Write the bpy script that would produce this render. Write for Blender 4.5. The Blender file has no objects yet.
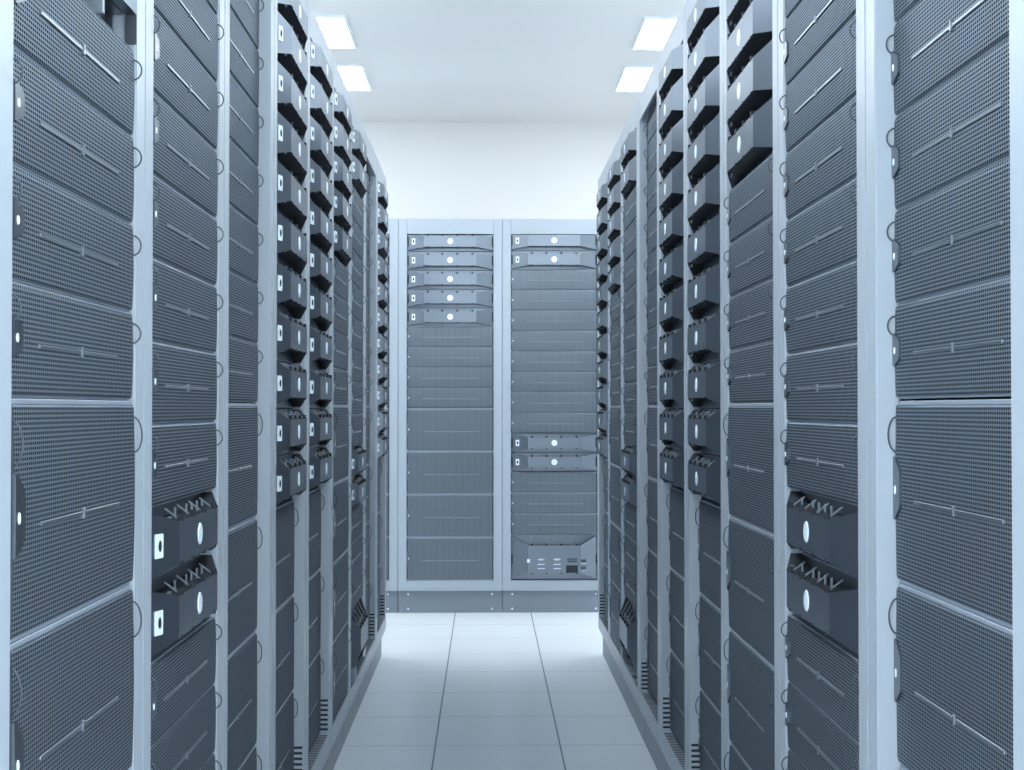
import bpy, bmesh, math
from mathutils import Vector, Matrix

S = bpy.context.scene
COL = S.collection

# ------------------------------------------------------------------ colours / materials
def mat(name, base, rough=0.5, metal=0.0, spec=0.5, emit=None, es=0.0):
    m = bpy.data.materials.new(name); m.use_nodes = True
    b = m.node_tree.nodes['Principled BSDF']
    b.inputs['Base Color'].default_value = (*base, 1)
    b.inputs['Roughness'].default_value = rough
    b.inputs['Metallic'].default_value = metal
    b.inputs['Specular IOR Level'].default_value = spec
    if emit:
        b.inputs['Emission Color'].default_value = (*emit, 1)
        b.inputs['Emission Strength'].default_value = es
    return m

def mottle(m, amount=0.06, scale=6.0, rough_var=0.05):
    """faint procedural unevenness of paint or metal"""
    nt = m.node_tree; N = nt.nodes; L = nt.links
    b = N['Principled BSDF']
    tc = N.new('ShaderNodeTexCoord'); no = N.new('ShaderNodeTexNoise')
    no.inputs['Scale'].default_value = scale; no.inputs['Detail'].default_value = 3
    L.new(tc.outputs['Object'], no.inputs['Vector'])
    mr = N.new('ShaderNodeMapRange'); mr.inputs[3].default_value = 1 - amount; mr.inputs[4].default_value = 1 + amount
    L.new(no.outputs['Fac'], mr.inputs[0])
    mx = N.new('ShaderNodeVectorMath'); mx.operation = 'SCALE'
    mx.inputs[0].default_value = tuple(b.inputs['Base Color'].default_value)[:3]
    L.new(mr.outputs[0], mx.inputs['Scale']); L.new(mx.outputs[0], b.inputs['Base Color'])
    r0 = b.inputs['Roughness'].default_value
    m2 = N.new('ShaderNodeMapRange'); m2.inputs[3].default_value = max(0, r0 - rough_var); m2.inputs[4].default_value = r0 + rough_var
    L.new(no.outputs['Fac'], m2.inputs[0]); L.new(m2.outputs[0], b.inputs['Roughness'])
    return m

M = {}
M['paint']   = mottle(mat('rack_paint', (0.395, 0.45, 0.508), 0.36, 0.0, 0.5), 0.02, 3)
M['inner']   = mottle(mat('inner_steel', (0.55, 0.63, 0.71), 0.45, 0.2), 0.03, 5)
M['plinth']  = mottle(mat('plinth_paint', (0.21, 0.25, 0.295), 0.42), 0.03, 4)
M['bolt']    = mat('bolt_steel', (0.75, 0.82, 0.9), 0.3, 0.6)
M['dark']    = mottle(mat('dark_metal', (0.060, 0.074, 0.090), 0.42, 0.25, 0.5), 0.05, 9)
M['face']    = mottle(mat('faceplate_metal', (0.215, 0.25, 0.295), 0.34, 0.9, 0.5), 0.04, 7)
M['black']   = mat('vent_black', (0.022, 0.027, 0.034), 0.6, 0.0, 0.3)
M['face'].node_tree.nodes['Principled BSDF'].inputs['Specular Tint'].default_value = (.66, .68, .71, 1)
M['grille']  = mat('grille_metal', (0.034, 0.040, 0.049), 0.5, 0.0, 0.3)
M['bar']     = mat('bar_metal', (0.27, 0.31, 0.35), 0.32, 0.9, 0.6)
M['tab']     = mat('tab_metal', (0.15, 0.175, 0.205), 0.32, 0.9, 0.5)
M['handle']  = mat('handle_metal', (0.055, 0.07, 0.09), 0.5, 0.1)
M['rib']     = mat('rib_metal', (0.25, 0.30, 0.35), 0.4, 0.4)
M['white']   = mat('white_plastic', (0.80, 0.90, 0.98), 0.35)
M['chassis'] = mottle(mat('chassis_steel', (0.34, 0.40, 0.475), 0.45, 0.3), 0.03, 8)
M['wall']    = mottle(mat('wall_paint', (0.745, 0.74, 0.73), 0.8, 0, 0.2), 0.012, 0.7)
M['ceiling'] = mottle(mat('ceiling_paint', (0.76, 0.75, 0.735), 0.85, 0, 0.2), 0.015, 0.5)
M['lampframe'] = mat('lamp_frame_paint', (0.8, 0.88, 0.94), 0.5)
M['diffuser'] = mat('lamp_diffuser', (0.9, 0.95, 1.0), 0.5, emit=(0.88, 0.955, 1.0), es=10.9)

def make_perforated():
    """dark metal sheet with a fine grid of punched holes"""
    m = mat('perforated_metal', (0.1, 0.1, 0.1), 0.40, 0.75, 0.5)
    m.node_tree.nodes['Principled BSDF'].inputs['Specular Tint'].default_value = (.40, .43, .47, 1)
    nt = m.node_tree; N = nt.nodes; L = nt.links; b = N['Principled BSDF']
    tc = N.new('ShaderNodeTexCoord'); sx = N.new('ShaderNodeSeparateXYZ')
    L.new(tc.outputs['Object'], sx.inputs[0])
    def cell(out, pitch, half, soft):
        a = N.new('ShaderNodeMath'); a.operation = 'DIVIDE'; a.inputs[1].default_value = pitch; L.new(out, a.inputs[0])
        a2 = N.new('ShaderNodeMath'); a2.operation = 'ADD'; a2.inputs[1].default_value = 1000.0; L.new(a.outputs[0], a2.inputs[0])
        f = N.new('ShaderNodeMath'); f.operation = 'FRACT'; L.new(a2.outputs[0], f.inputs[0])
        s = N.new('ShaderNodeMath'); s.operation = 'SUBTRACT'; s.inputs[1].default_value = 0.5; L.new(f.outputs[0], s.inputs[0])
        ab = N.new('ShaderNodeMath'); ab.operation = 'ABSOLUTE'; L.new(s.outputs[0], ab.inputs[0])
        mr = N.new('ShaderNodeMapRange'); mr.inputs[1].default_value = half - soft; mr.inputs[2].default_value = half + soft
        mr.inputs[3].default_value = 1.0; mr.inputs[4].default_value = 0.0
        L.new(ab.outputs[0], mr.inputs[0]); return mr.outputs[0]
    hx = cell(sx.outputs['X'], 0.0068, 0.33, 0.08)
    hz = cell(sx.outputs['Z'], 0.0052, 0.29, 0.09)
    mu = N.new('ShaderNodeMath'); mu.operation = 'MULTIPLY'; L.new(hx, mu.inputs[0]); L.new(hz, mu.inputs[1])
    mx = N.new('ShaderNodeMix'); mx.data_type = 'RGBA'
    mx.inputs[6].default_value = (0.255, 0.300, 0.350, 1); mx.inputs[7].default_value = (0.018, 0.022, 0.029, 1)
    L.new(mu.outputs[0], mx.inputs[0]); L.new(mx.outputs[2], b.inputs['Base Color'])
    sp = N.new('ShaderNodeMapRange'); sp.inputs[3].default_value = 0.5; sp.inputs[4].default_value = 0.0
    L.new(mu.outputs[0], sp.inputs[0]); L.new(sp.outputs[0], b.inputs['Specular IOR Level'])
    ro = N.new('ShaderNodeMapRange'); ro.inputs[3].default_value = 0.42; ro.inputs[4].default_value = 0.9
    L.new(mu.outputs[0], ro.inputs[0]); L.new(ro.outputs[0], b.inputs['Roughness'])
    bp = N.new('ShaderNodeBump'); bp.inputs['Strength'].default_value = 0.25; bp.inputs['Distance'].default_value = 0.001; bp.invert = True
    L.new(mu.outputs[0], bp.inputs['Height']); L.new(bp.outputs[0], b.inputs['Normal'])
    return m
M['perf'] = make_perforated()

TX0, TXP, TY0, TYP = -0.1760, 0.4345, 4.9640, 0.4605
def make_floor():
    m = mat('floor_tiles', (0.5, 0.6, 0.7), 0.30, 0.0, 0.8)
    nt = m.node_tree; N = nt.nodes; L = nt.links; b = N['Principled BSDF']
    tc = N.new('ShaderNodeTexCoord'); sx = N.new('ShaderNodeSeparateXYZ'); L.new(tc.outputs['Object'], sx.inputs[0])
    def line(out, off, pitch, w):
        a = N.new('ShaderNodeMath'); a.operation = 'SUBTRACT'; a.inputs[1].default_value = off; L.new(out, a.inputs[0])
        d = N.new('ShaderNodeMath'); d.operation = 'DIVIDE'; d.inputs[1].default_value = pitch; L.new(a.outputs[0], d.inputs[0])
        a2 = N.new('ShaderNodeMath'); a2.operation = 'ADD'; a2.inputs[1].default_value = 100.5; L.new(d.outputs[0], a2.inputs[0])
        f = N.new('ShaderNodeMath'); f.operation = 'FRACT'; L.new(a2.outputs[0], f.inputs[0])
        s = N.new('ShaderNodeMath'); s.operation = 'SUBTRACT'; s.inputs[1].default_value = 0.5; L.new(f.outputs[0], s.inputs[0])
        ab = N.new('ShaderNodeMath'); ab.operation = 'ABSOLUTE'; L.new(s.outputs[0], ab.inputs[0])
        mr = N.new('ShaderNodeMapRange'); mr.inputs[1].default_value = w / pitch * 0.5; mr.inputs[2].default_value = w / pitch
        mr.inputs[3].default_value = 1.0; mr.inputs[4].default_value = 0.0
        L.new(ab.outputs[0], mr.inputs[0]); return mr.outputs[0]
    lx = line(sx.outputs['X'], TX0, TXP, 0.0036)
    ly = line(sx.outputs['Y'], TY0, TYP, 0.0050)
    mxm = N.new('ShaderNodeMath'); mxm.operation = 'MAXIMUM'; wk = N.new('ShaderNodeMath'); wk.operation = 'MULTIPLY'; wk.inputs[1].default_value = .42; L.new(ly, wk.inputs[0]); L.new(lx, mxm.inputs[0]); L.new(wk.outputs[0], mxm.inputs[1])
    no = N.new('ShaderNodeTexNoise'); no.inputs['Scale'].default_value = 2.0; L.new(tc.outputs['Object'], no.inputs['Vector'])
    c0 = N.new('ShaderNodeMix'); c0.data_type = 'RGBA'
    c0.inputs[6].default_value = (0.84, 0.885, 0.93, 1); c0.inputs[7].default_value = (0.86, 0.90, 0.94, 1)
    L.new(no.outputs['Fac'], c0.inputs[0])
    mx = N.new('ShaderNodeMix'); mx.data_type = 'RGBA'; mx.inputs[7].default_value = (0.10, 0.15, 0.21, 1)
    L.new(c0.outputs[2], mx.inputs[6]); L.new(mxm.outputs[0], mx.inputs[0]); L.new(mx.outputs[2], b.inputs['Base Color'])
    return m
M['floor'] = make_floor()

# ------------------------------------------------------------------ mesh helpers
class MB:
    def __init__(s): s.bm = bmesh.new(); s.mats = []
    def mi(s, k):
        if k not in s.mats: s.mats.append(k)
        return s.mats.index(k)
    def box(s, x0, x1, y0, y1, z0, z1, k):
        v = [s.bm.verts.new(p) for p in ((x0,y0,z0),(x1,y0,z0),(x1,y1,z0),(x0,y1,z0),(x0,y0,z1),(x1,y0,z1),(x1,y1,z1),(x0,y1,z1))]
        i = s.mi(k)
        for f in ((0,1,5,4),(1,2,6,5),(2,3,7,6),(3,0,4,7),(4,5,6,7),(3,2,1,0)):
            s.bm.faces.new([v[j] for j in f]).material_index = i
        return v
    def face(s, pts, k, smooth=False):
        f = s.bm.faces.new([s.bm.verts.new(p) for p in pts]); f.material_index = s.mi(k); f.smooth = smooth; return f
    def beam(s, a, b, w, h, k, upv=(0, -1, 0)):
        """square bar from a to b"""
        a = Vector(a); b = Vector(b); d = (b - a).normalized(); u = Vector(upv); sd = d.cross(u).normalized(); u = sd.cross(d).normalized()
        i = s.mi(k); q = []
        for p in (a, b):
            for (e, f) in ((-1,-1),(1,-1),(1,1),(-1,1)): q.append(s.bm.verts.new(p + sd*e*w/2 + u*f*h/2))
        for f in ((0,1,2,3),(7,6,5,4),(0,4,5,1),(1,5,6,2),(2,6,7,3),(3,7,4,0)):
            s.bm.faces.new([q[j] for j in f]).material_index = i
    def tube(s, pts, r, k, n=6):
        rings = []; i = s.mi(k); P = [Vector(p) for p in pts]
        for j, p in enumerate(P):
            d = (P[min(j+1, len(P)-1)] - P[max(j-1, 0)]).normalized()
            a = d.cross(Vector((1, 0, 0))); 
            if a.length < .01: a = d.cross(Vector((0, 0, 1)))
            a.normalize(); c = d.cross(a).normalized()
            rings.append([s.bm.verts.new(p + (a*math.cos(t) + c*math.sin(t))*r) for t in [2*math.pi*q/n for q in range(n)]])
        for A, B in zip(rings, rings[1:]):
            for q in range(n):
                f = s.bm.faces.new((A[q], A[(q+1) % n], B[(q+1) % n], B[q])); f.material_index = i; f.smooth = True
        s.bm.faces.new(rings[0][::-1]).material_index = i; s.bm.faces.new(rings[-1]).material_index = i
    def disc(s, cx, y, cz, rx, rz, t, k, n=24):
        """elliptic button facing -y, thickness t"""
        i = s.mi(k)
        A = [s.bm.verts.new((cx + rx*math.cos(2*math.pi*q/n), y, cz + rz*math.sin(2*math.pi*q/n))) for q in range(n)]
        B = [s.bm.verts.new((cx + .9*rx*math.cos(2*math.pi*q/n), y - t, cz + .9*rz*math.sin(2*math.pi*q/n))) for q in range(n)]
        for q in range(n): s.bm.faces.new((A[q], A[(q+1) % n], B[(q+1) % n], B[q])).material_index = i
        s.bm.faces.new(B).material_index = i; s.bm.faces.new(A[::-1]).material_index = i
    def mesh(s, name, bevel=0.0, seg=1):
        if bevel:
            bmesh.ops.bevel(s.bm, geom=[e for e in s.bm.edges if len(e.link_faces) == 2], offset=bevel, segments=seg, affect='EDGES', clamp_overlap=True)
        bmesh.ops.recalc_face_normals(s.bm, faces=s.bm.faces)
        me = bpy.data.meshes.new(name); s.bm.to_mesh(me); s.bm.free()
        for k in s.mats: me.materials.append(M[k])
        return me

def obj(name, me, parent=None):
    o = bpy.data.objects.new(name, me); COL.objects.link(o)
    if parent: o.parent = parent
    return o
def thing(name, label, cat, loc, rz=0.0, group=None):
    o = bpy.data.objects.new(name, None); COL.objects.link(o)
    o.empty_display_size = .05
    o.location = loc; o.rotation_euler = (0, 0, rz); o['label'] = label; o['category'] = cat
    if group: o['group'] = group
    return o

# ------------------------------------------------------------------ perforated servers
W2 = 0.2480
def bezel_mesh(h, bulge):
    """front sheet: x across, z up from 0, bulging towards -y; clipped corners"""
    mb = MB(); ip = mb.mi('perf'); idk = mb.mi('dark'); ist = mb.mi('tab')
    zs = [0.0, 0.005] + [0.005 + (h - 0.010) * i / 10 for i in range(1, 10)] + [h - 0.005, h]
    T = 0.0026
    def yf(z): return -bulge * (1 - (2*z/h - 1)**2) 
    def hw(z): return W2 - (0.004 if z in (zs[0], zs[-1]) else 0.0)
    F = []; B = []
    for z in zs:
        w = hw(z)
        F.append([mb.bm.verts.new((x, yf(z), z)) for x in (-w, -w + .006, w - .006, w)])
        B.append([mb.bm.verts.new((x, T, z)) for x in (-w, w)])
    for i in range(len(zs) - 1):
        for j in range(3):
            f = mb.bm.faces.new((F[i][j], F[i][j+1], F[i+1][j+1], F[i+1][j])); f.material_index = (idk, ip, idk)[j]; f.smooth = True
        for a, b in ((0, 0), (3, 1)):
            mb.bm.faces.new((F[i][a], F[i+1][a], B[i+1][b], B[i][b])).material_index = idk
        mb.bm.faces.new((B[i][0], B[i+1][0], B[i+1][1], B[i][1])).material_index = idk
    for r in (0, -1):
        mb.bm.faces.new((F[r][0], F[r][1], F[r][2], F[r][3], B[r][1], B[r][0])).material_index = idk
    return mb.mesh('server_bezel')

def server_meshes(h, bulge, gap):
    """h = height of the bezel sheet"""
    P = {}
    P['bezel'] = bezel_mesh(h, bulge)
    yf = lambda z: -bulge * (1 - (2*z/h - 1)**2)
    mb = MB(); mb.box(-.2425, .2425, .0028, .72, -gap*.45, h + gap*.45, 'chassis'); P['chassis'] = mb.mesh('server_chassis', .001)
    zc = h * .46
    mb = MB(); y = yf(zc)
    mb.box(-.160, .162, y - .0022, y + .004, zc - .0024, zc + .0024, 'bar')
    mb.box(-.0045, .0015, y - .0036, y + .003, zc - .0065, zc + .0065, 'bar')
    P['badge_bar'] = mb.mesh('badge_bar', .0008)
    # latch tab: scalloped plate on the left edge
    mb = MB(); i = mb.mi('tab'); n = 16; z0 = h * .34; z1 = h * .70; A = []; Bk = []
    for q in range(n + 1):
        t = q / n; z = z0 + (z1 - z0) * t
        w = 0.008 + 0.022 * (min(1, math.sin(math.pi * t) * 1.6)) ** 1.3
        yy = yf(z) - .0035
        A.append([mb.bm.verts.new((-W2 + .0005, yy, z)), mb.bm.verts.new((-W2 + w, yy, z))])
        Bk.append([mb.bm.verts.new((-W2 + .0005, yy + .006, z)), mb.bm.verts.new((-W2 + w, yy + .006, z))])
    for q in range(n):
        mb.bm.faces.new((A[q][0], A[q][1], A[q+1][1], A[q+1][0])).material_index = i
        mb.bm.faces.new((A[q][1], Bk[q][1], Bk[q+1][1], A[q+1][1])).material_index = i
        mb.bm.faces.new((A[q][0], A[q+1][0], Bk[q+1][0], Bk[q][0])).material_index = i
        mb.bm.faces.new((Bk[q][0], Bk[q+1][0], Bk[q+1][1], Bk[q][1])).material_index = i
    for q in (0, n): mb.bm.faces.new((A[q][0], A[q][1], Bk[q][1], Bk[q][0])).material_index = i
    P['latch_tab'] = mb.mesh('latch_tab')
    mb = MB(); mb.disc(-.2375, yf(h*.51) - .0032, h * .51, .0032, .0036 + h * .012, .0012, 'white', 14); P['status_light'] = mb.mesh('status_light')
    hh = .0135 if h < .15 else .0240
    cz = h - (.026 if h < .15 else .040)
    for s in (-1, 1):
        mb = MB(); mb.tube([(s * .2470, yf(cz + hh * math.cos(math.pi * q / 10)) + .001 - .0115 * math.sin(math.pi * q / 10), cz + hh * math.cos(math.pi * q / 10)) for q in range(11)], .0011, 'handle')
        P['handle%d' % s] = mb.mesh('pull_handle')
    return P

def place_server(P, loc, rz, label, group, first_desc='server'):
    t = thing('perforated_server', label, 'server', loc, rz, group)
    obj('chassis', P['chassis'], t); obj('bezel', P['bezel'], t); obj('badge_bar', P['badge_bar'], t)
    tab = obj('latch_tab', P['latch_tab'], t); obj('status_light', P['status_light'], tab)
    obj('handle', P['handle-1'], t); obj('handle', P['handle1'], t)
    return t

# ------------------------------------------------------------------ faceted servers
RIBX = (-.1290, -.0455, .0405, .1275)
PEGX = (-.105, -.024, .016, .058, .099)
def facet_parts(h, blk0, blk1, yb, yf_, name, back='face'):
    """h unit height, blk0/blk1 z-limits of the protruding block, yb back plane, yf_ front plane"""
    P = {}; bw = .151; wb = .2480; YK = .028
    mb = MB()
    fr = [(-bw, yf_, blk0), (bw, yf_, blk0), (bw, yf_, blk1), (-bw, yf_, blk1)]
    mb.face(fr, 'face')
    mb.face([(-wb, yb, 0), fr[0], fr[3], (-wb, yb, h)], 'face'); mb.face([fr[1], (wb, yb, 0), (wb, yb, h), fr[2]], 'face')
    # thickness: lips behind the block edges, and the sides
    t = .004
    mb.face([fr[3], fr[2], (bw, yf_ + t, blk1 - .002), (-bw, yf_ + t, blk1 - .002)], 'dark')
    mb.face([fr[0], fr[1], (bw, yf_ + t, blk0 + .002), (-bw, yf_ + t, blk0 + .002)], 'dark')
    for s in (-1, 1):
        mb.face([(s*wb, yb, 0), (s*wb, yb, h), (s*wb, yb + .006, h), (s*wb, yb + .006, 0)], 'dark')
        zc = (blk0 + blk1) / 2; a, b = sorted((s*.2465, s*.2395)); mb.box(a, b, yb - .0045, yb + .004, zc - .027, min(zc + .027, h - .004), 'black')
    bmesh.ops.remove_doubles(mb.bm, verts=mb.bm.verts, dist=1e-5)
    P['faceplate'] = mb.mesh(name)
    for key, ze, zb, sg in (('top', blk1, h, 1), ('bottom', blk0, 0.0, -1)):
        mb = MB(); e = .003 * sg
        ln = zb - ze; dy = yb - yf_
        # deep intake behind the block edge: dark ledges, steel plate at its back
        F = [(-wb + .001, yb, zb), (-bw, yf_ + .002, ze - e*.3), (bw, yf_ + .002, ze - e*.3), (wb - .001, yb, zb)]
        for q in range(3):
            a_, b_ = F[q], F[q+1]
            mb.face([a_, b_, (b_[0], YK, b_[2]), (a_[0], YK, a_[2])], 'grille')
        mb.face([(p_[0], YK, p_[2]) for p_ in F], 'face' if sg > 0 else back)
        if abs(ln) > .004:
            for x in RIBX:
                if sg > 0: mb.beam((x, yf_ + .003, ze - e*.3), (x, yb - .001, zb - e*.8), .0016, .0024, 'rib', (0, -1, sg))
                zt = ze + sg * (.009 if sg > 0 else .003)
                if abs(x) < .13: mb.box(x - .0055, x + .0055, yf_ - .0004, yf_ + .006, min(ze - sg*.0022, zt), max(ze - sg*.0022, zt), 'black')
            for x in PEGX:
                if sg < 0: continue
                z1 = min(ze + .017, h - .0005)
                mb.box(x - .0016, x + .0016, yf_ + .015, yf_ + .018, min(ze, z1), max(ze, z1), 'rib')
            mb.box(-.172, -.156, yf_ + .010, yf_ + .014, min(ze - sg*.001, ze + sg*.007), max(ze - sg*.001, ze + sg*.007), 'rib')
        P[key + '_grille'] = mb.mesh('vent_grille')
    mb = MB(); mb.box(-.240, .240, YK + .0005, .70, -.003, h + .003, 'chassis'); P['chassis'] = mb.mesh('server_chassis', .001)
    zc = (blk0 + blk1) / 2
    # port plate on the left wing (lies in the wing's slope)
    mb = MB(); u0, u1 = -.2215, -.2015
    yw = lambda x: yb + (yf_ - yb) * (x + wb) / (wb - bw)
    for (a, b2, c, d, k, off) in ((u0, u1, zc - .0175, zc + .0175, 'white', .0022),):
        v = []
        for (x, z) in ((a, c), (b2, c), (b2, d), (a, d)): v.append((x, yw(x) - off, z))
        w_ = [(x, yw(x) - .0001, z) for (x, y, z) in v]
        mb.face(v, k)
        for q in range(4): mb.face([v[q], v[(q+1) % 4], w_[(q+1) % 4], w_[q]], k)
    P['port_plate'] = mb.mesh('port_plate')
    mb = MB(); n = 16; xm = (u0 + u1) / 2
    mb.face([(xm + .0045*math.cos(2*math.pi*q/n), yw(xm + .0045*math.cos(2*math.pi*q/n)) - .0028, zc + .0085*math.sin(2*math.pi*q/n)) for q in range(n)], 'black')
    P['port'] = mb.mesh('port_socket')
    mb = MB(); mb.disc(0, yf_, zc, .0170, .0175, .0015, 'white'); P['oval_badge'] = mb.mesh('round_badge')
    return P

def place_facet(P, loc, rz, label, group, name='faceted_server', cat='server', badge=True, plate=True):
    t = thing(name, label, cat, loc, rz, group)
    obj('chassis', P['chassis'], t); obj('faceplate', P['faceplate'], t)
    for k in ('top', 'bottom'):
        obj('vent_grille', P[k + '_grille'], t)
    if plate: pp = obj('port_plate', P['port_plate'], t); obj('port_socket', P['port'], pp)
    if badge: obj('round_badge', P['oval_badge'], t)
    return t

# storage units (the tall faceted ones)
def storage_meshes(kind):
    h = .2525 if kind == 'front' else .242
    if kind == 'open':      # flush unit with a low open bay along its foot
        P = {}
        mb = MB(); mb.box(-.2470, .2470, -.001, .014, .040, h, 'face'); mb.box(-.2470, -.150, -.001, .014, 0, .040, 'face'); mb.box(.2440, .2470, -.001, .014, 0, .040, 'dark'); P['faceplate'] = mb.mesh('storage_face')
        mb = MB(); mb.box(.094, .103, .004, .030, .001, .040, 'rib'); P['divider'] = mb.mesh('bay_divider', .001)
        mb = MB(); mb.box(-.146, .2400, .016, .110, .0385, .0400, 'tab'); mb.box(-.146, .2400, .110, .113, 0, .0400, 'black'); mb.box(-.146, .2400, .016, .110, 0, .001, 'black')
        mb.box(.150, .170, .060, .108, .001, .030, 'dark'); P['bay'] = mb.mesh('open_bay')
        mb = MB(); mb.box(-.2400, .2400, .115, .70, 0, h - .002, 'chassis'); P['chassis'] = mb.mesh('server_chassis', .001)
        return P
    if kind == 'bay':
        P = facet_parts(h, .098, .182, .010, -.026, 'storage_face', 'black')
        mb = MB(); mb.box(-.235, .235, -.010, .008, 0.0, .012, 'face'); mb.box(-.235, -.170, -.012, .008, .012, .055, 'face'); P['lower_tray'] = mb.mesh('lower_tray', .001)
        mb = MB(); mb.box(-.011, .011, -.016, .004, .012, .026, 'rib'); P['connectors'] = mb.mesh('connector', .001)
    else:
        P = facet_parts(h, .038, .198, .010, -.026, 'storage_face')
        P['small'] = []
        for x0, x1 in ((-.097, -.056), (-.006, .036)):
            mb = MB()
            for z in (.052, .076): mb.box(x0, x1, -.0285, -.024, z, z + .0045, 'bolt')
            mb.disc((x0 + x1)/2, -.026, .106, (x1-x0)/2, .0055, .001, 'inner')
            P['small'].append(('vent_slots', mb.mesh('vent_slots', .0005)))
        mb = MB()
        for z in (.05, .09): mb.box(.152, .182, -.0270, -.012, z, z + .016, 'dark')
        for z in (.04, .08): mb.box(.152, .182, -.0280, -.012, z, z + .004, 'bolt')
        P['small'].append(('side_ports', mb.mesh('side_ports', .0005)))
        mb = MB(); mb.box(-.158, -.140, -.028, -.022, .088, .108, 'white'); P['small'].append(('indicator_light', mb.mesh('indicator_light', .0005)))
        mb = MB(); mb.box(.066, .134, -.0300, -.024, .030, .072, 'black'); mb.box(.074, .130, -.0285, -.024, .090, .100, 'dark'); mb.box(.074, .130, -.0285, -.024, .104, .112, 'dark')
        mb.box(.074, .130, -.0305, -.024, .078, .081, 'rib'); P['connectors'] = mb.mesh('drive_bay', .0005)
        for me in [P['connectors']] + [m_ for _, m_ in P['small']]: me.transform(Matrix.Translation((0, 0, .011)))
    return P

def place_storage(P, kind, loc, rz, label):
    if kind == 'open':
        t = thing('storage_unit', label, 'storage unit', loc, rz, 'tall storage units')
        for n, k in (('chassis', 'chassis'), ('faceplate', 'faceplate'), ('open_bay', 'bay'), ('bay_divider', 'divider')): obj(n, P[k], t)
        return t
    t = place_facet(P, loc, rz, label, 'tall storage units', 'storage_unit', 'storage unit', False, False)
    if kind == 'bay':
        obj('lower_tray', P['lower_tray'], t); [setattr(obj('connector', P['connectors'], t), 'location', (-.109 + .045*i, 0, 0)) for i in range(7)]
    else:
        obj('drive_bay', P['connectors'], t)
        for n_, me in P['small']: obj(n_, me, t)
    return t

# ------------------------------------------------------------------ racks
RW = .2985; OW = .2490; DEP = 1.0
Z0, Z1, ZT, PL = .187, 2.179, 2.268, .128
def rack_meshes():
    P = {}
    mb = MB()
    for s in (-1, 1):
        a, b = sorted((s*OW, s*RW)); mb.box(a, b, 0, .034, PL, ZT, 'paint')
    P['post'] = None
    mb2 = MB(); mb2.box(-OW, OW, 0, .034, PL, Z0, 'paint'); mb2.box(-OW + .002, OW - .002, -.0015, .003, PL + .01, PL + .014, 'paint')
    for q in range(24): mb2.box(-.235 + q*.02, -.226 + q*.02, .004, .030, Z0 - .003, Z0 + .0005, 'black')
    P['sill'] = mb2.mesh('rack_sill')
    mb2 = MB(); mb2.box(-OW, OW, 0, .009, Z1, ZT, 'paint'); P['header'] = mb2.mesh('rack_header', .0012)
    
    bmesh.ops.bevel(mb.bm, geom=list(mb.bm.edges), offset=.0022, segments=2, affect='EDGES')
    for s in (-1, 1):
        for q in range(7):
            a, b = sorted((s*(OW - .0004), s*(OW + .004))); mb.box(a, b, .004, .030, Z0 + .012 + q*.0145, Z0 + .0185 + q*.0145, 'black')
    P['posts'] = mb.mesh('rack_posts')
    mb = MB()
    for s in (-1, 1):
        a, b = sorted((s*(RW - .004), s*RW)); mb.box(a, b, .0345, DEP, PL, ZT, 'paint')
    mb.box(-RW + .004, RW - .004, DEP - .004, DEP, PL, ZT, 'inner'); mb.box(-RW + .004, RW - .004, .0345, DEP - .004, ZT - .004, ZT, 'paint'); mb.box(-RW + .004, RW - .004, .0345, DEP - .004, PL, PL + .004, 'inner')
    P['cabinet'] = mb.mesh('cabinet_shell')
    for s in (-1, 1):
        mb = MB(); a, b = sorted((s*.2435, s*(RW - .006))); mb.box(a, b, .050, .053, Z0 - .01, Z1, 'inner'); P['rail%d' % s] = mb.mesh('mounting_rail')
    mb = MB(); mb.box(-RW + .001, RW - .001, .021, DEP - .01, 0, PL, 'plinth'); P['plinth'] = mb.mesh('rack_plinth', .0015)
    mb = MB(); mb.disc(0, 0, 0, .0065, .0065, .004, 'bolt', 12); P['bolt'] = mb.mesh('plinth_bolt')
    return P
RM = rack_meshes()

def place_rack(loc, rz, label, bolts=True):
    t = thing('server_rack', label, 'server rack', loc, rz, 'server racks')
    obj('posts', RM['posts'], t); obj('sill', RM['sill'], t); obj('header', RM['header'], t)
    obj('cabinet_shell', RM['cabinet'], t)
    obj('mounting_rail', RM['rail-1'], t); obj('mounting_rail', RM['rail1'], t)
    p = obj('plinth', RM['plinth'], t)
    for x in (-.241, .241) if bolts else ():
        for z in (.022, .106):
            b = obj('bolt', RM['bolt'], p); b.location = (x, .0212, z)
    return t

SH = {}
def short_mesh(h, b, gap):
    k = (round(h, 4), b)
    if k not in SH: SH[k] = server_meshes(h, b, gap)
    return SH[k]
FAC = {}
def facet_mesh(p, cut=None):
    k = (round(p, 4), cut)
    if k not in FAC:
        h = p - .008; c = h/2
        if cut: h = cut
        FAC[k] = facet_parts(h, c - .032, min(c + .032, h - .001), .010, -.018, 'faceplate')
    return FAC[k]
STO = {'bay': storage_meshes('bay'), 'open': storage_meshes('open'), 'front': storage_meshes('front')}

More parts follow.
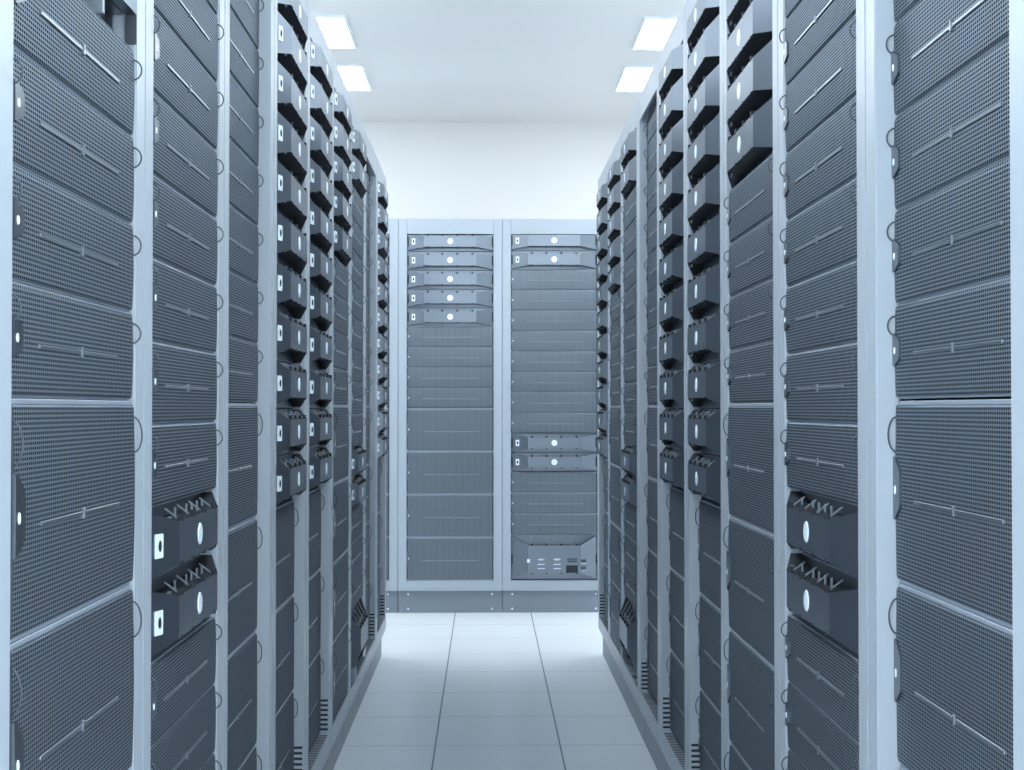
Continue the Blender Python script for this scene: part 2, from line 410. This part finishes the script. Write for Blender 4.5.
# contents, bottom to top: (kind, z0, pitch)
def stack(kind, z, n, p): return [(kind, z + i*p, p) for i in range(n)]
TALL = stack('tall', .188, 4, .2488)
def cfg(name):
    if name == 'P1': return TALL + stack('short', 1.1848, 4, .1193) + [('storage_open', 1.666, .245)]
    if name == 'X2': return stack('short', .207, 5, .1200) + stack('facet', .808, 2, .1110) + stack('short', 1.031, 9, .1203)
    if name == 'B':  return [('tallB', z, p) for _, z, p in TALL] + stack('shortB', 1.187, 7, .1293) + [('shortB', 2.0921, .0865)]
    if name == 'F':  return [('tallB', z, p) for _, z, p in TALL[:3]] + stack('facet', .944, 10, .1152) + [('facet', 2.096, .1152)]
    if name == 'A':  return TALL + stack('short', 1.1845, 4, .1185) + stack('facet', 1.6590, 5, .1100)
    if name == 'AE': return stack('tall', .1856, 4, .2468) + stack('short', 1.1750, 4, .1181) + stack('facet', 1.6460, 5, .1088)
    if name in ('X7', 'XE'):
        d = 'storage_bay' if name == 'X7' else 'storage_front'
        return [(d, .199, .245) if name == 'X7' else (d, .1900, .2575)] + stack('short', .448, 3, .1205) + stack('facet', .811, 2, .1100 if name == 'XE' else .1105) + stack('short', 1.033 - (.0022 if name == 'XE' else 0), 8, .1182 if name == 'XE' else .1185) + stack('facet', 1.978 if name == 'XE' else 1.982, 2, .1090)

# camera model used for leaving out what the frame never shows
CAM = Vector((0, 0, 1.174)); FPX = 1418.0
PSI = math.atan(26 / FPX); PHI = math.atan(23.5 / FPX)
FW = Vector((math.sin(PSI)*math.cos(PHI), math.cos(PSI)*math.cos(PHI), math.sin(PHI)))
RT = Vector((math.cos(PSI), -math.sin(PSI), 0)); UP = RT.cross(FW)
def px(p):
    d = Vector(p) - CAM; c = d.dot(FW)
    return 512 + FPX*d.dot(RT)/c, 385 - FPX*d.dot(UP)/c

ORD = 'top second third fourth fifth sixth seventh eighth ninth tenth eleventh twelfth thirteenth fourteenth fifteenth sixteenth seventeenth eighteenth'.split()
DESC = {'short': 'low dark perforated server', 'tall': 'tall dark perforated server', 'shortB': 'low dark recessed perforated server', 'tallB': 'tall dark recessed perforated server', 'facet': 'faceted server with white disc'}

def fill(name, loc, rz, where, e_row=False):
    R = Matrix.Rotation(rz, 4, 'Z')
    units = sorted(cfg(name), key=lambda t: -t[1])
    vis = []
    for k, z, p in units:
        ys = []
        for x in (-.25, .25):
            w = Vector(loc) + R @ Vector((x, 0, 0))
            for zz in (z, z + p): ys.append(px((w.x, w.y, zz))[1])
        if max(ys) > 2 and min(ys) < 768: vis.append((k, z, p))
    for i, (k, z, p) in enumerate(vis):
        wh = '%s down in the %s' % (ORD[i], where) if i else 'topmost in view in the %s' % where
        off = 0.0
        if k in ('shortB', 'tallB'): off = .0265
        elif k == 'short': off = .004
        elif k == 'tall': off = .0015
        o = Vector(loc) + R @ Vector((0, off, 0))
        if k in ('short', 'shortB'):
            P = short_mesh(p - .0052, .0016 if k == 'short' else .0010, .0052)
            place_server(P, (o.x, o.y, z + .0026), rz, DESC[k] + ', ' + wh, 'low perforated servers')
        elif k in ('tall', 'tallB'):
            P = short_mesh(p - .0125, .0020 if k == 'tall' else .0010, .0125)
            place_server(P, (o.x, o.y, z + .008), rz, DESC[k] + ', ' + wh, 'tall perforated servers')
        elif k == 'facet':
            cut = round(2.1750 - z - .004, 4) if z + p - .004 > 2.1750 else None
            place_facet(facet_mesh(p, cut), (o.x, o.y, z + .004), rz, DESC[k] + ', ' + wh, 'faceted servers', plate=not cut or cut > .07, badge=not cut or cut > .07)
        else:
            kk = k.split('_')[1]
            place_storage(STO[kk], kk, (o.x, o.y, z + .002), rz, ('open-footed storage unit, ' if kk == 'open' else 'tall faceted storage unit, ') + wh)

Y1, PIT = 1.4375, .5985
XL, XR = -.475, .536
YL1 = 1.4280
NTH = ['nearest', 'second', 'third', 'fourth', 'fifth', 'sixth', 'seventh', 'eighth', 'farthest']
LCFG = ['P1', 'X2', 'B', 'F', 'F', 'A', 'X7', 'B', 'F']
RCFG = ['B', 'X2', 'A', 'F', 'F', 'B', 'X7', 'A', 'F']
for row, x, rz, cf in (('left', XL, math.pi/2, LCFG), ('right', XR, -math.pi/2, RCFG)):
    for k in range(9):
        loc = (x, (Y1 if row == 'right' else YL1) + .2515 + PIT*k, 0)
        place_rack(loc, rz, 'light blue-grey server rack, %s of nine in the %s row' % (NTH[k], row), False)
        fill(cf[k], loc, rz, '%s rack of the %s row' % (NTH[k], row))
YE = 8.16
ENDS = [(-.8045, 'AE', 'half-hidden rack at the aisle end'), (-.2060, 'AE', 'left full rack at aisle end'), (.3925, 'XE', 'right full rack at aisle end')]
for x, c, w in ENDS:
    place_rack((x, YE, 0), 0, {'half-hidden': 'light rack across the aisle end, mostly hidden behind the left row', 'left': 'light rack facing down the aisle, its column of four tall servers in full view', 'right': 'light rack facing down the aisle, with a storage unit at its bottom'}[w.split()[0]])
    if x < -.5:
        fill(c, (x, YE, 0), 0, w)
    else:
        fill(c, (x, YE, 0), 0, w)

# ------------------------------------------------------------------ room
def struct(name, me):
    o = obj(name, me); o['kind'] = 'structure'; return o
HC = 1.174 + 1.95
RX0, RX1, RY0, RY1 = -4.5, 4.6, -1.2, 9.62
def plane_box(name, x0, x1, y0, y1, z0, z1, k):
    mb = MB(); mb.box(x0, x1, y0, y1, z0, z1, k); return struct(name, mb.mesh(name))
plane_box('floor', RX0, RX1, RY0, RY1, -.1, 0, 'floor')
plane_box('wall_back', RX0, RX1, RY1, RY1 + .1, 0, HC, 'wall')
plane_box('wall_left', RX0 - .1, RX0, RY0, RY1, 0, HC, 'wall')
plane_box('wall_right', RX1, RX1 + .1, RY0, RY1, 0, HC, 'wall')
plane_box('ceiling', RX0, RX1, RY0, RY1, HC, HC + .1, 'ceiling')

# ceiling lamps: square flush panels above the rows; outer lines and unseen repeats added for light
lf = MB()
for (a, b, c, d) in ((-.31, .31, -.31, -.298), (-.31, .31, .298, .31), (-.31, -.298, -.298, .298), (.298, .31, -.298, .298)): lf.box(a, b, c, d, -.012, 0, 'lampframe')
LF = lf.mesh('lamp_frame')
ld = MB(); ld.box(-.298, .298, -.298, .298, -.008, -.001, 'diffuser'); LD = ld.mesh('lamp_diffuser')
for side, lx in (('left', -1.005), ('right', 1.095), ('far left', -3.105), ('far right', 3.195)):
    for i in range(9):
        if i in (3, 5, 7) and 'far' in side: continue
        ly = 8.33 - 1.013 * i
        nm = ['far', 'nearer'][i] if i < 2 and 'far' not in side else None
        lab = ('bright square ceiling lamp above the %s row, the %s of two showing' % (side, nm)) if nm else ('unseen ceiling lamp added for light in the %s line, %s from the end wall' % (side, ['first'][0] if i == 0 else ORD[i]))
        t = thing('ceiling_lamp', lab, 'lamp', (lx, ly, HC), 0, 'ceiling lamps')
        obj('lamp_frame', LF, t); obj('diffuser', LD, t)

# ------------------------------------------------------------------ camera, world, colour
cam = bpy.data.cameras.new('camera'); co = bpy.data.objects.new('camera', cam); COL.objects.link(co)
cam.sensor_width = 36; cam.sensor_fit = 'HORIZONTAL'; cam.lens = FPX / 1024 * 36; cam.clip_start = .05
co.matrix_world = Matrix(((RT.x, UP.x, -FW.x, CAM.x), (RT.y, UP.y, -FW.y, CAM.y), (RT.z, UP.z, -FW.z, CAM.z), (0, 0, 0, 1)))
S.camera = co
w = bpy.data.worlds.new('world'); S.world = w; w.use_nodes = True
w.node_tree.nodes['Background'].inputs[0].default_value = (.80, .91, 1, 1); w.node_tree.nodes['Background'].inputs[1].default_value = 2.9
S.cycles.use_denoising = True
S.cycles.max_bounces = 10; S.cycles.diffuse_bounces = 6; S.cycles.glossy_bounces = 5
S.view_settings.view_transform = 'Standard'; S.view_settings.look = 'None'
S.view_settings.gamma = 1.0; S.view_settings.use_curve_mapping = False
S.view_settings.exposure = 0.30
